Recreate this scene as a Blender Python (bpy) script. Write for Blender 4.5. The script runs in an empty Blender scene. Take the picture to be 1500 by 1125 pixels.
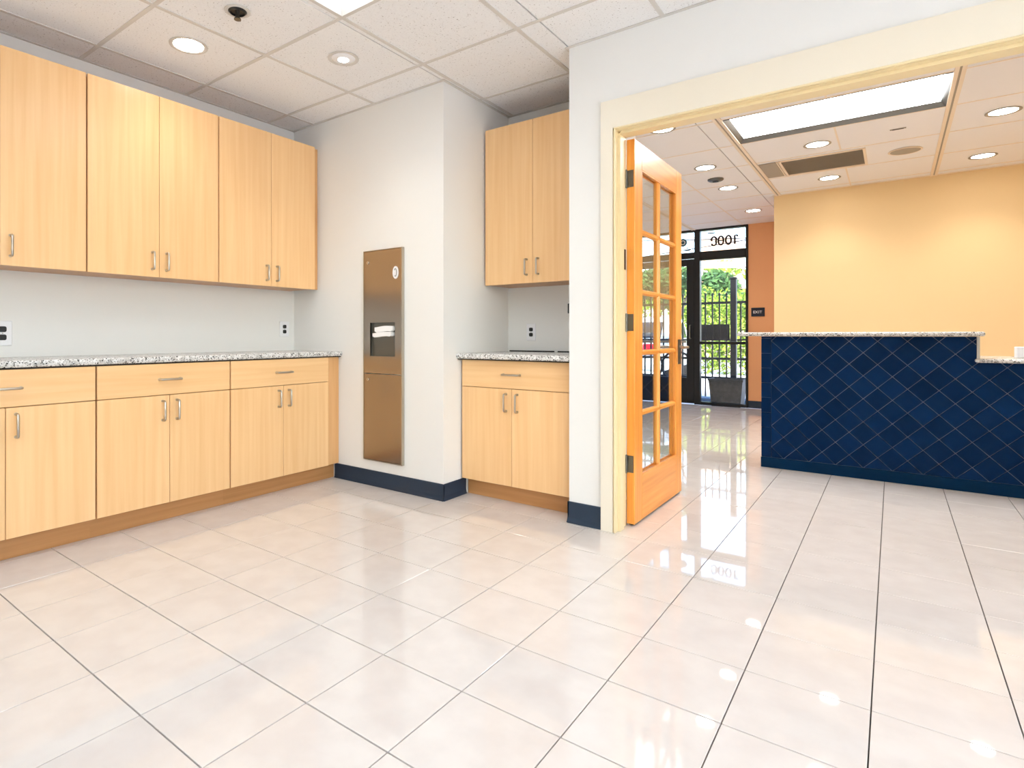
import bpy, bmesh, math, random
from mathutils import Vector, Matrix
random.seed(7)
SC = bpy.context.scene
COL = SC.collection
PI = math.pi

# ------------------------------------------------------------------ camera, world, exposure
EYE = 1.04
cam_d = bpy.data.cameras.new('camera'); cam = bpy.data.objects.new('camera', cam_d); COL.objects.link(cam)
cam.location = (0, 0, EYE); cam.rotation_euler = (PI/2, 0, 0.6650)
cam_d.sensor_fit = 'HORIZONTAL'; cam_d.sensor_width = 36.0
cam_d.lens = 847.75/1500*36
cam_d.shift_x = (750-643.4)/1500
cam_d.shift_y = (491.78-562.5)/1500
cam_d.clip_start = 0.05; cam_d.clip_end = 300
SC.camera = cam

wd = bpy.data.worlds.new('daylight'); SC.world = wd; wd.use_nodes = True
wn = wd.node_tree.nodes; wl = wd.node_tree.links
sky = wn.new('ShaderNodeTexSky'); sky.sky_type = 'NISHITA'; sky.sun_disc = False
sky.sun_elevation = math.radians(48); sky.sun_rotation = math.radians(150); sky.air_density = 1.0; sky.dust_density = 3.0
wn['Background'].inputs['Strength'].default_value = 1.4
wl.new(sky.outputs[0], wn['Background'].inputs[0])
sun_d = bpy.data.lights.new('sun', 'SUN'); sun_d.energy = 6.5; sun_d.angle = math.radians(1.5); sun_d.color = (1, .96, .9)
sun = bpy.data.objects.new('sun', sun_d); COL.objects.link(sun); sun.rotation_euler = (math.radians(42), 0, math.radians(-150+180))

SC.view_settings.view_transform = 'Standard'; SC.view_settings.look = 'None'
SC.view_settings.exposure = -0.05; SC.view_settings.gamma = 1.0; SC.view_settings.use_curve_mapping = False
SC.cycles.max_bounces = 10; SC.cycles.diffuse_bounces = 6; SC.cycles.glossy_bounces = 5
SC.cycles.transparent_max_bounces = 16; SC.cycles.transmission_bounces = 6
SC.cycles.sample_clamp_indirect = 6.0
SC.cycles.use_denoising = True
PANEL_E = 8.6       # fluorescent diffuser panels, near room, all but one added as fill
PANEL_R = 18.0      # the same in the reception, one seen and two added
CAN_E = 30.0        # recessed can lenses
SPOT_W = 24.0       # beam of each recessed can

# ------------------------------------------------------------------ materials
def srgb(r, g, b):
    f = lambda c: (c/12.92 if c <= .04045 else ((c+.055)/1.055)**2.4)
    return (f(r/255), f(g/255), f(b/255), 1)
def mat(name, col, rough=.5, metal=0.0, spec=.5, coat=0.0, emit=None, es=0.0):
    m = bpy.data.materials.new(name); m.use_nodes = True
    b = m.node_tree.nodes['Principled BSDF']
    b.inputs['Base Color'].default_value = col; b.inputs['Roughness'].default_value = rough
    b.inputs['Metallic'].default_value = metal; b.inputs['Specular IOR Level'].default_value = spec
    b.inputs['Coat Weight'].default_value = coat
    if emit: b.inputs['Emission Color'].default_value = emit; b.inputs['Emission Strength'].default_value = es
    return m
def nodes(m): return m.node_tree.nodes, m.node_tree.links, m.node_tree.nodes['Principled BSDF']
def ramp(n, stops):
    r = n.new('ShaderNodeValToRGB'); e = r.color_ramp.elements
    while len(e) < len(stops): e.new(.5)
    for k, (p, c) in enumerate(stops): e[k].position = p; e[k].color = c
    return r
def coords(n, l, scale=(1, 1, 1), rnd=True):
    tc = n.new('ShaderNodeTexCoord'); mp = n.new('ShaderNodeMapping'); mp.inputs['Scale'].default_value = scale
    if rnd:
        oi = n.new('ShaderNodeObjectInfo'); mu = n.new('ShaderNodeVectorMath'); mu.operation = 'SCALE'
        mu.inputs[0].default_value = (13.1, 7.7, 5.3); l.new(oi.outputs['Random'], mu.inputs['Scale'])
        ad = n.new('ShaderNodeVectorMath'); l.new(tc.outputs['Object'], ad.inputs[0]); l.new(mu.outputs[0], ad.inputs[1])
        l.new(ad.outputs[0], mp.inputs['Vector'])
    else: l.new(tc.outputs['Object'], mp.inputs['Vector'])
    return mp
def wood(name, c0, c1, c2, scale, rough=.32, vary=.05):
    m = mat(name, c1, rough); n, l, b = nodes(m)
    mp = coords(n, l, scale)
    n1 = n.new('ShaderNodeTexNoise'); n1.inputs['Scale'].default_value = 1.0; n1.inputs['Detail'].default_value = 6; n1.inputs['Distortion'].default_value = .3
    l.new(mp.outputs[0], n1.inputs['Vector'])
    r = ramp(n, [(.3, c0), (.52, c1), (.74, c2)]); l.new(n1.outputs['Fac'], r.inputs[0])
    oi = n.new('ShaderNodeObjectInfo'); mr = n.new('ShaderNodeMapRange'); mr.inputs['To Min'].default_value = 1-vary/2; mr.inputs['To Max'].default_value = 1+vary/2
    l.new(oi.outputs['Random'], mr.inputs['Value'])
    hv = n.new('ShaderNodeHueSaturation'); l.new(r.outputs[0], hv.inputs['Color']); l.new(mr.outputs[0], hv.inputs['Value'])
    l.new(hv.outputs[0], b.inputs['Base Color'])
    return m
def plaster(name, col, rough=.55):
    m = mat(name, col, rough, spec=.3); n, l, b = nodes(m)
    mp = coords(n, l, (1, 1, 1), False)
    t = n.new('ShaderNodeTexNoise'); t.inputs['Scale'].default_value = 140; t.inputs['Detail'].default_value = 2
    l.new(mp.outputs[0], t.inputs['Vector'])
    bp = n.new('ShaderNodeBump'); bp.inputs['Strength'].default_value = .06; bp.inputs['Distance'].default_value = .002
    l.new(t.outputs['Fac'], bp.inputs['Height']); l.new(bp.outputs[0], b.inputs['Normal'])
    return m
M = {}
beech = (srgb(238, 190, 134), srgb(243, 198, 143), srgb(247, 205, 152))
M['beech'] = wood('beech_laminate', *beech, (34, 34, 1.2))
M['beech_h'] = wood('beech_laminate_horizontal', *beech, (1.5, 34, 34))
M['beech_hx'] = wood('beech_laminate_lengthwise', *beech, (1.5, 34, 34))
M['carcass'] = wood('beech_carcass', srgb(176, 122, 72), srgb(190, 136, 82), srgb(200, 146, 92), (30, 30, 1.2))
M['filler'] = wood('beech_edge_veneer', srgb(214, 160, 104), srgb(224, 172, 116), srgb(230, 180, 124), (30, 30, 1.2))
M['toe'] = wood('toe_kick_veneer', srgb(182, 128, 76), srgb(196, 142, 88), srgb(206, 152, 98), (1.2, 30, 30))
honey = (srgb(226, 142, 56), srgb(240, 160, 70), srgb(248, 176, 88))
M['honey'] = wood('honey_door_wood', *honey, (40, 40, 1.3), .28, .04)
M['honey_h'] = wood('honey_door_wood_rail', *honey, (40, 1.3, 40), .28, .04)
M['wall'] = plaster('white_wall_paint', srgb(236, 235, 231))
M['yellow'] = plaster('yellow_wall_paint', srgb(244, 214, 162))
M['orange'] = plaster('orange_wall_paint', srgb(240, 180, 128))
M['cream'] = mat('cream_trim_paint', srgb(236, 227, 208), .35)
M['jamb'] = mat('warm_cream_jamb_paint', srgb(238, 220, 176), .35)
M['base'] = mat('navy_vinyl_base', srgb(28, 48, 68), .4)
M['navytile'] = mat('navy_glazed_tile', srgb(1, 40, 84), .35, spec=.08)
n, l, b = nodes(M['navytile'])
oi = n.new('ShaderNodeObjectInfo'); r = ramp(n, [(0, srgb(0, 35, 74)), (.6, srgb(2, 39, 80)), (1, srgb(5, 45, 90))]); l.new(oi.outputs['Random'], r.inputs[0]); l.new(r.outputs[0], b.inputs['Base Color'])
M['navybase'] = mat('navy_base_tile', srgb(1, 42, 76), .35, spec=.08)
M['navygrout'] = mat('tile_grout', srgb(150, 148, 160), .8)
M['steel'] = mat('brushed_nickel', srgb(188, 180, 168), .3, 1.0)
M['chrome'] = mat('polished_chrome', srgb(225, 225, 225), .12, 1.0)
M['darksteel'] = mat('dull_steel', srgb(120, 118, 112), .38, 1.0)
M['stainless'] = mat('brushed_stainless_panel', srgb(166, 155, 144), .22, 1.0)
n, l, b = nodes(M['stainless']); mp = coords(n, l, (2, 2, 260), False); t = n.new('ShaderNodeTexNoise'); t.inputs['Scale'].default_value = 2; l.new(mp.outputs[0], t.inputs['Vector'])
mr = n.new('ShaderNodeMapRange'); mr.inputs['To Min'].default_value = .14; mr.inputs['To Max'].default_value = .3; l.new(t.outputs['Fac'], mr.inputs['Value']); l.new(mr.outputs[0], b.inputs['Roughness'])
M['black'] = mat('black_plastic', srgb(16, 16, 18), .4)
M['blackmetal'] = mat('black_anodised_frame', srgb(14, 14, 16), .35)
M['iron'] = mat('black_painted_iron', srgb(20, 24, 34), .5)
M['white'] = mat('white_plastic', srgb(240, 240, 242), .35)
M['paper'] = mat('white_paper_towel', srgb(248, 248, 248), .8)
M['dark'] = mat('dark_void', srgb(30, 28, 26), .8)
M['grey'] = mat('grey_metal_grille', srgb(160, 148, 130), .5)
M['vent'] = mat('pale_vent_metal', srgb(206, 194, 176), .5)  # one pale tone for both louvres and backing
M['beige'] = mat('beige_grid_metal', srgb(238, 218, 192), .5)
M['gridwhite'] = mat('white_grid_metal', srgb(214, 210, 204), .5)
M['panel'] = mat('lit_diffuser', srgb(250, 250, 250), .5, emit=(.83, .925, 1, 1), es=PANEL_E)
M['panel_r'] = mat('lit_reception_diffuser', srgb(250, 250, 250), .5, emit=(.92, .96, 1, 1), es=PANEL_R)
M['can'] = mat('lit_can_lens', srgb(250, 250, 250), .5, emit=(1, .95, .88, 1), es=CAN_E)
# speckled granite
M['granite'] = mat('speckled_granite', srgb(214, 212, 206), .18); n, l, b = nodes(M['granite'])
mp = coords(n, l, (1, 1, 1), False)
v = n.new('ShaderNodeTexVoronoi'); v.inputs['Scale'].default_value = 190; l.new(mp.outputs[0], v.inputs['Vector'])
r = ramp(n, [(0, srgb(44, 44, 46)), (.07, srgb(140, 138, 134)), (.2, srgb(232, 231, 228)), (.7, srgb(214, 213, 210))]); r.color_ramp.interpolation = 'CONSTANT'
sp = n.new('ShaderNodeSeparateColor'); l.new(v.outputs['Color'], sp.inputs[0]); l.new(sp.outputs[0], r.inputs[0])
t = n.new('ShaderNodeTexNoise'); t.inputs['Scale'].default_value = 45; l.new(mp.outputs[0], t.inputs['Vector'])
r2 = ramp(n, [(.38, srgb(170, 166, 160)), (.55, srgb(255, 255, 255))]); l.new(t.outputs['Fac'], r2.inputs[0])
mx = n.new('ShaderNodeMix'); mx.data_type = 'RGBA'; mx.blend_type = 'MULTIPLY'; mx.inputs[0].default_value = .45
l.new(r.outputs[0], mx.inputs[6]); l.new(r2.outputs[0], mx.inputs[7]); l.new(mx.outputs[2], b.inputs['Base Color'])
# polished porcelain floor tile
M['tile'] = mat('polished_porcelain', srgb(214, 207, 201), .03, spec=.8); n, l, b = nodes(M['tile'])
mp = coords(n, l, (1, 1, 1)); t = n.new('ShaderNodeTexNoise'); t.inputs['Scale'].default_value = 9; t.inputs['Detail'].default_value = 8; l.new(mp.outputs[0], t.inputs['Vector'])
r = ramp(n, [(.35, srgb(221, 213, 207)), (.65, srgb(227, 220, 214))]); l.new(t.outputs['Fac'], r.inputs[0]); l.new(r.outputs[0], b.inputs['Base Color'])
M['grout'] = mat('dark_floor_grout', srgb(104, 98, 92), .85)
# acoustic ceiling tile
M['acoustic'] = mat('acoustic_tile', srgb(228, 222, 217), .9, spec=.1); n, l, b = nodes(M['acoustic'])
mp = coords(n, l, (1, 1, 1)); t = n.new('ShaderNodeTexNoise'); t.inputs['Scale'].default_value = 120; t.inputs['Detail'].default_value = 2; l.new(mp.outputs[0], t.inputs['Vector'])
r = ramp(n, [(.27, srgb(176, 170, 166)), (.34, srgb(240, 240, 240)), (.7, srgb(245, 245, 245))]); l.new(t.outputs['Fac'], r.inputs[0]); l.new(r.outputs[0], b.inputs['Base Color'])
M['smoothtile'] = mat('smooth_ceiling_tile', srgb(240, 235, 231), .8, spec=.1)
def glass_mat(name, tint, refl=.5):
    m = bpy.data.materials.new(name); m.use_nodes = True; n = m.node_tree.nodes; l = m.node_tree.links
    n.remove(n['Principled BSDF']); out = n['Material Output']
    tr = n.new('ShaderNodeBsdfTransparent'); tr.inputs[0].default_value = tint
    gl = n.new('ShaderNodeBsdfGlossy'); gl.inputs['Roughness'].default_value = .01
    lw = n.new('ShaderNodeLayerWeight'); lw.inputs[0].default_value = .5
    pw = n.new('ShaderNodeMath'); pw.operation = 'POWER'; pw.inputs[1].default_value = 5; l.new(lw.outputs['Facing'], pw.inputs[0])
    fr = n.new('ShaderNodeMath'); fr.operation = 'MULTIPLY_ADD'; fr.inputs[1].default_value = .96; fr.inputs[2].default_value = .04; l.new(pw.outputs[0], fr.inputs[0])
    mx = n.new('ShaderNodeMixShader'); l.new(fr.outputs[0], mx.inputs[0]); l.new(tr.outputs[0], mx.inputs[1]); l.new(gl.outputs[0], mx.inputs[2])
    l.new(mx.outputs[0], out.inputs[0]); return m
M['glass'] = glass_mat('clear_glass', (.95, .97, .96, 1))
# outdoors
def noisy(name, a, bcol, scale, rough=.8):
    m = mat(name, a, rough); n, l, b = nodes(m); mp = coords(n, l, (1, 1, 1)); t = n.new('ShaderNodeTexNoise'); t.inputs['Scale'].default_value = scale; t.inputs['Detail'].default_value = 4
    l.new(mp.outputs[0], t.inputs['Vector']); r = ramp(n, [(.35, a), (.65, bcol)]); l.new(t.outputs['Fac'], r.inputs[0]); l.new(r.outputs[0], b.inputs['Base Color']); return m
M['concrete'] = noisy('pale_concrete', srgb(214, 214, 216), srgb(228, 228, 228), 6)
M['leafgreen'] = noisy('yellow_green_leaf', srgb(88, 118, 26), srgb(132, 156, 48), 5)
M['leafdark'] = noisy('dark_green_leaf', srgb(30, 66, 36), srgb(66, 102, 48), 4)
M['bark'] = noisy('grey_bark', srgb(84, 76, 70), srgb(116, 108, 100), 14)
M['planter'] = noisy('charcoal_planter', srgb(72, 70, 72), srgb(88, 86, 88), 20, .6)
M['carbody'] = mat('white_car_paint', srgb(226, 234, 240), .25, coat=.5)
M['carglass'] = mat('dark_car_glass', srgb(30, 40, 52), .08)
M['red'] = mat('red_tail_lamp', srgb(200, 40, 60), .25)
M['rubber'] = mat('black_rubber', srgb(22, 22, 24), .7)
M['peach'] = plaster('peach_stucco', srgb(232, 190, 158))
M['bluecurb'] = mat('blue_painted_step', srgb(62, 100, 140), .6)
M['decal'] = mat('black_vinyl_decal', srgb(14, 14, 18), .5)
M['tealdecal'] = mat('teal_vinyl_decal', srgb(40, 78, 92), .5)
M['signtext'] = mat('raised_white_letters', srgb(225, 228, 232), .5)
M['signblue'] = mat('navy_sign_plate', srgb(10, 24, 44), .4)

# ------------------------------------------------------------------ mesh helpers
def box(bm, x0, y0, z0, x1, y1, z1, bev=0.0):
    x0, x1 = min(x0, x1), max(x0, x1); y0, y1 = min(y0, y1), max(y0, y1); z0, z1 = min(z0, z1), max(z0, z1)
    g = bmesh.ops.create_cube(bm, size=1.0)['verts']
    for v in g: v.co = Vector(((x0+x1)/2+v.co.x*(x1-x0), (y0+y1)/2+v.co.y*(y1-y0), (z0+z1)/2+v.co.z*(z1-z0)))
    if bev > 0:
        es = list({e for v in g for e in v.link_edges})
        bmesh.ops.bevel(bm, geom=es, offset=bev, segments=1, profile=.5, affect='EDGES')
def prism(bm, pts, d0, d1, plane='XZ'):
    """extrude a polygon; plane XZ: pts are (x,z), extruded over y=d0..d1; XY: over z; YZ: over x"""
    f = {'XZ': lambda p, d: (p[0], d, p[1]), 'XY': lambda p, d: (p[0], p[1], d), 'YZ': lambda p, d: (d, p[0], p[1])}[plane]
    a = [bm.verts.new(f(p, d0)) for p in pts]; c = [bm.verts.new(f(p, d1)) for p in pts]; k = len(pts)
    bm.faces.new(a); bm.faces.new(list(reversed(c)))
    for i in range(k): bm.faces.new((a[i], c[i], c[(i+1) % k], a[(i+1) % k]))
def lathe(bm, prof, seg=24, cx=0, cy=0):
    rings = []
    for r, z in prof: rings.append([bm.verts.new((cx+r*math.cos(2*PI*i/seg), cy+r*math.sin(2*PI*i/seg), z)) for i in range(seg)] if r > 1e-6 else [bm.verts.new((cx, cy, z))])
    for a, c in zip(rings, rings[1:]):
        for i in range(seg):
            j = (i+1) % seg
            if len(a) == 1 and len(c) == 1: continue
            if len(a) == 1: bm.faces.new((a[0], c[i], c[j]))
            elif len(c) == 1: bm.faces.new((a[i], a[j], c[0]))
            else: bm.faces.new((a[i], a[j], c[j], c[i]))
def tube(bm, pts, r, seg=8, closed=False):
    pts = [Vector(p) for p in pts]; k = len(pts); rings = []; up = None
    for i, p in enumerate(pts):
        if closed: t = (pts[(i+1) % k]-pts[i-1]).normalized()
        else: t = (pts[min(i+1, k-1)]-pts[max(i-1, 0)]).normalized()
        if up is None: up = Vector((0, 0, 1)) if abs(t.z) < .9 else Vector((1, 0, 0))
        u = (up - t*up.dot(t)).normalized(); w = t.cross(u); up = u
        rr = r[i] if isinstance(r, (list, tuple)) else r
        rings.append([bm.verts.new(p+u*rr*math.cos(2*PI*j/seg)+w*rr*math.sin(2*PI*j/seg)) for j in range(seg)])
    rng = range(k if closed else k-1)
    for i in rng:
        a, c = rings[i], rings[(i+1) % k]
        for j in range(seg): bm.faces.new((a[j], a[(j+1) % seg], c[(j+1) % seg], c[j]))
    if not closed: bm.faces.new(list(reversed(rings[0]))); bm.faces.new(rings[-1])
def obj(name, bm, m, parent=None, smooth=False, loc=None, off=None):
    if off is not None: bmesh.ops.translate(bm, verts=bm.verts, vec=-Vector(off))
    bmesh.ops.recalc_face_normals(bm, faces=bm.faces)
    me = bpy.data.meshes.new(name); bm.to_mesh(me); bm.free()
    if smooth:
        me.polygons.foreach_set('use_smooth', [True]*len(me.polygons)); me.set_sharp_from_angle(angle=math.radians(40))
    me.materials.append(m); o = bpy.data.objects.new(name, me); COL.objects.link(o)
    if parent: o.parent = parent
    if loc is not None: o.location = loc
    return o
def B(*boxes, bev=0.0):
    bm = bmesh.new()
    for b_ in boxes: box(bm, *b_, bev=bev)
    return bm
def tag(o, label, cat, group=None):
    o['label'] = label; o['category'] = cat
    if group: o['group'] = group
    return o
def thing(name, label, cat, loc=(0, 0, 0), rotz=0, group=None):
    o = bpy.data.objects.new(name, None); COL.objects.link(o); o.location = loc; o.rotation_euler = (0, 0, rotz); o.empty_display_size = .05
    return tag(o, label, cat, group)
def struct(name, bm, m, parent=None, label=None, **kw):
    o = obj(name, bm, m, parent, **kw)
    if parent is None: o['kind'] = 'structure'
    if label: o['label'] = label
    return o
def copy_tree(src, parent=None):
    c = src.copy(); COL.objects.link(c)
    if parent: c.parent = parent
    for ch in list(src.children): copy_tree(ch, c)
    return c

# ------------------------------------------------------------------ dimensions
XL, YB, YA, YO, ZC = -3.71, 2.88, 3.66, 2.985, 2.64
XRET, XALC = -2.225, -1.42            # return wall, white wall end beside alcove
XR, YR = 2.3, -2.6                    # unseen right and rear walls of the near room
YF = 9.3                              # storefront plane
XJ0, XJ1 = -1.145, 0.78               # jamb faces of the wide opening
RXL, RXR = -4.45, 2.9                 # reception side walls
ZT = 2.72

# ------------------------------------------------------------------ floor
floor = struct('floor', B((XL-.1, YR-.1, -.03, RXR+.1, YF, -.012), (RXL-.1, 3.0, -.03, XL-.1, YF, -.012)), M['grout'])
TS, TX0, TY0 = .31512, -2.569, .7429
gA, gB = .0042, .0034                 # joint widths
def proj(x, y, z):
    c, s = math.cos(.665), math.sin(.665); d = -x*s+y*c; r = x*c+y*s
    return (643.4+847.75*r/d, 491.78-847.75*(z-EYE)/d, d) if d > .1 else None
def tile_mesh(name, lx, ly, th, bev):
    bm = B((-lx/2, -ly/2, -th, lx/2, ly/2, 0), bev=bev); me = bpy.data.meshes.new(name); bm.to_mesh(me); bm.free(); return me
tme = tile_mesh('floor_tile', TS-gB*1.0, TS-gA*1.0, .011, .0008); tme.materials.append(M['tile'])
cells = []
for i in range(-24, 24):
    for j in range(-12, 30):
        x, y = TX0+(i+.5)*TS, TY0+(j+.5)*TS
        if y > YF-.02 or y < YR: continue
        if x < (XL if y < 3.4 else RXL) or x > RXR: continue
        if x < XRET-.2 and YB+.1 < y < 3.75: continue
        p = proj(x, y, 0); area = 0
        if p and -120 < p[0] < 1620 and 480 < p[1] < 1260:
            area = TS*TS*847.75**2*EYE/p[2]**3
            if x < -3.26 and y < 2.9: area = 0
            if y > 5.25 and x > -.9: area = 0
            if y > 3.3 and (p[0] < 905): area = 0
        cells.append((area, x, y))
cells.sort(reverse=True)
rest = bmesh.new()
for k, (a, x, y) in enumerate(cells):
    if k < 296 and a > 0:
        o = bpy.data.objects.new('tile', tme); COL.objects.link(o); o.parent = floor; o.location = (x, y, random.uniform(-.0003, .0003))
    else: box(rest, x-TS/2+gB/2, y-TS/2+gA/2, -.011, x+TS/2-gB/2, y+TS/2-gA/2, 0)
o = obj('tile_field', rest, M['tile'], floor); o['kind'] = 'stuff'

# ------------------------------------------------------------------ walls
W = .12
struct('wall_left', B((XL-W, YR-W, 0, XL, YB, ZT)), M['wall'])
struct('wall_back', B((XL-W, YB, 0, XRET, YB+W, ZT)), M['wall'])
struct('wall_return', B((XRET-W, YB+W, 0, XRET, YA, ZT)), M['wall'])
struct('wall_alcove', B((XRET-W, YA, 0, XALC, YA+W, ZT)), M['wall'])
struct('wall_opening', B((XALC, YO, 0, XJ0-.03, YO+W, ZT), (XALC, YO+W, 0, XALC+.09, YA+W, ZT), (XJ0-.03, YO, 2.15, XJ1+.03, YO+W, ZT), (XJ1+.03, YO, 0, XR+W, YO+W, ZT)), M['wall'])
struct('wall_right', B((XR, YR-W, 0, XR+W, -2.2, ZT), (XR, 2.3, 0, XR+W, YO, ZT), (XR, -2.2, 0, XR+W, 2.3, .45), (XR, -2.2, 2.45, XR+W, 2.3, ZT)), M['wall'])
struct('wall_rear', B((XL, YR-W, 0, XR, YR, ZT)), M['wall'])
w2 = bpy.data.objects.new('added_fill_window', None); COL.objects.link(w2); w2['kind'] = 'structure'  # unseen window added in the right wall to fill the room with daylight
for nm, q in (('frame_post', (-2.2, .45, -2.15, 2.45)), ('mullion', (-.72, .5, -.67, 2.4)), ('mullion', (.77, .5, .82, 2.4)), ('frame_post', (2.25, .45, 2.3, 2.45)), ('sill_bar', (-2.15, .45, 2.25, .5)), ('head_bar', (-2.15, 2.4, 2.25, 2.45))):
    obj(nm, B((XR+.03, q[0], q[1], XR+.08, q[2], q[3])), M['blackmetal'], w2)
for a, b_ in ((-2.15, -.72), (-.67, .77), (.82, 2.25)): obj('glass_pane', B((XR+.052, a, .5, XR+.058, b_, 2.4)), M['glass'], w2)
# reception
XY0 = -1.075
struct('wall_reception_left', B((RXL-W, YB+W, 0, RXL, YF+.1, ZT)), M['wall'])
struct('wall_reception_near', B((RXL, YA, 0, XRET-W, YA+W, ZT)), M['wall'])
struct('wall_yellow', B((XY0, 7.6, 0, RXR+W, 7.72, ZT)), M['yellow'])
struct('wall_orange', B((-1.64, YF, 0, XY0, YF+.1, ZT), (XY0, 7.72, 0, XY0+.12, YF+.1, ZT)), M['orange'])
struct('wall_reception_right', B((RXR, YO+W, 0, RXR+W, 7.6, ZT)), M['yellow'])
struct('wall_closet', B((XR+W, YO, 0, RXR+W, YO+W, ZT)), M['wall'])

# navy baseboards: cove profile
def baseboard(name, p0, p1, nrm, h=.105):
    """strip from p0 to p1 on the floor, standing proud along nrm"""
    bm = bmesh.new(); n_ = Vector((nrm[0], nrm[1], 0)); prof = [(0, 0), (.014, 0), (.010, .012), (.007, .03), (.007, h-.003), (.004, h), (0, h)]
    a = [bm.verts.new(Vector((*p0, 0))+n_*d+Vector((0, 0, z+.0008))) for d, z in prof]; c = [bm.verts.new(Vector((*p1, 0))+n_*d+Vector((0, 0, z+.0008))) for d, z in prof]
    bm.faces.new(a); bm.faces.new(list(reversed(c)))
    for i in range(len(prof)): j = (i+1) % len(prof); bm.faces.new((a[i], c[i], c[j], a[j]))
    return struct(name, bm, M['base'])
baseboard('baseboard_back', (-3.228, YB), (XRET+.007, YB), (0, -1))
baseboard('baseboard_return', (XRET, YB-.007), (XRET, 3.118), (1, 0))
baseboard('baseboard_opening', (XALC-.007, YO), (-1.229, YO), (0, -1), .118)
baseboard('baseboard_alcove_side', (XALC, YO-.007), (XALC, 3.03), (-1, 0), .118)
baseboard('baseboard_orange', (-1.64, YF), (XY0, YF), (0, -1))
baseboard('baseboard_yellow', (XY0, 7.6), (RXR, 7.6), (0, -1))
baseboard('baseboard_reception_near', (RXL, YA+W), (XALC, YA+W), (0, 1))

# ------------------------------------------------------------------ ceilings
ceil = struct('ceiling', B((RXL-W, YR-W, ZT, RXR+W, YF+.1, ZT+.1)), M['smoothtile'])
CT, CX0, CY0 = .6373, -3.457, 1.3535
rectsL = [(XL, YR, XRET, YB), (XRET, YR, XALC, YA), (XALC, YR, XR, YO)]
panel_cells = {(2, 0): None}
def clipr(x0, y0, x1, y1, R):
    a, b_, c, d = max(x0, R[0]), max(y0, R[1]), min(x1, R[2]), min(y1, R[3])
    return (a, b_, c, d) if c-a > .012 and d-b_ > .012 else None
PANELS_L = [(2, 0), (2, -3), (4, -1), (6, -3), (1, -5), (4, -5)]   # (i, j) of 2x2 fixtures in the near room; the first shows, the rest are added fill, unseen behind the viewer
# lay-in tiles
def lay_tiles(i0, i1, j0, j1, x0, y0, sx, sy, rects, skip, m, nm='ceiling_tile', limit=None):
    for i in range(i0, i1):
        for j in range(j0, j1):
            if (i, j) in skip: continue
            for R in rects:
                c = clipr(x0+i*sx, y0+j*sy, x0+(i+1)*sx, y0+(j+1)*sy, R)
                if c:
                    obj(nm, B((c[0]+.004, c[1]+.004, ZC+.004, c[2]-.004, c[3]-.004, ZC+.02)), m, ceil)
lay_tiles(-1, 10, -7, 4, CX0, CY0, CT, CT, rectsL, set(PANELS_L), M['acoustic'])
def bars(x0, y0, sx, sy, ir, jr, rects, w, m, wmain=None, mains=()):
    for R in rects:
        for i in ir:
            x = x0+i*sx; ww = wmain if i in mains else w
            if R[0]+.01 < x < R[2]-.01: obj('grid_bar', B((x-ww/2, R[1], ZC, x+ww/2, R[3], ZC+.006)), m, ceil)
        for j in jr:
            y = y0+j*sy
            if R[1]+.01 < y < R[3]-.01: obj('grid_bar', B((R[0], y-w/2, ZC+.0005, R[2], y+w/2, ZC+.0062)), m, ceil)
bars(CX0, CY0, CT, CT, range(-1, 10), range(-7, 5), rectsL, .022, M['gridwhite'])
# wall angles round the near room
wa = .02
for q in ((XL, YR, XL+wa, YB), (XL, YB-wa, XRET, YB), (XRET, YB-wa, XRET+wa, YA), (XRET, YA-wa, XALC, YA), (XALC-wa, YO-wa, XALC, YA), (XALC, YO-wa, XR, YO)):
    obj('wall_angle', B((q[0], q[1], ZC-.0005, q[2], q[3], ZC+.003)), M['gridwhite'], ceil)
# reception ceiling
RX0, RY0, RSX, RSY = -1.03, 4.68, .675, .69
rectsR = [(XALC+.09, YO+W, XJ0-.03, YA+W), (RXL, YA+W, XJ0-.03, YF), (XJ0-.03, YO+W, RXR, 7.6), (XJ0-.03, 7.6, XY0, YF)]
skipR = {(0, 0), (1, 0)} | {(2, -3), (3, -3), (4, 1)}
lay_tiles(-6, 7, -3, 8, RX0, RY0, RSX, RSY, rectsR, skipR | {(0, 2), (1, 2)}, M['smoothtile'])
obj('ceiling_tile', B((-.185, 6.064, ZC+.004, .316, 6.746, ZC+.02)), M['smoothtile'], ceil)
obj('ceiling_tile', B((-1.02, 6.705, ZC+.004, -.19, 6.746, ZC+.02)), M['smoothtile'], ceil)
obj('ceiling_tile', B((-1.02, 6.064, ZC+.004, -.19, 6.118, ZC+.02)), M['smoothtile'], ceil)
for R in rectsR:
    for i in range(-5, 6):
        x = RX0+i*RSX
        if not (R[0]+.01 < x < R[2]-.01): continue
        main = i in (0, 2, 4, -2)
        if main:   # wide slotted tee
            for dx in (-.017, .017): obj('grid_bar', B((x+dx-.011, R[1], ZC-.004, x+dx+.011, R[3], ZC+.004)), M['beige'], ceil)
            obj('grid_bar', B((x-.006, R[1], ZC+.0005, x+.006, R[3], ZC+.006)), M['grey'], ceil)
        elif i == 1:
            for y0_, y1_ in ((R[1], 4.68), (5.37, 6.06), (6.75, R[3])):
                if y1_ > y0_ and R[0] > -2: obj('grid_bar', B((x-.006, y0_, ZC+.001, x+.006, y1_, ZC+.006)), M['beige'], ceil)
        else: obj('grid_bar', B((x-.006, R[1], ZC+.001, x+.006, R[3], ZC+.006)), M['beige'], ceil)
    for j in range(-2, 8):
        y = RY0+j*RSY
        if R[1]+.01 < y < R[3]-.01: obj('grid_bar', B((R[0], y-.006, ZC+.0012, R[2], y+.006, ZC+.0063)), M['beige'], ceil)
obj('wall_angle', B((XY0-.01, 7.575, ZC-.001, RXR, 7.6, ZC+.004)), M['beige'], ceil)

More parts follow.
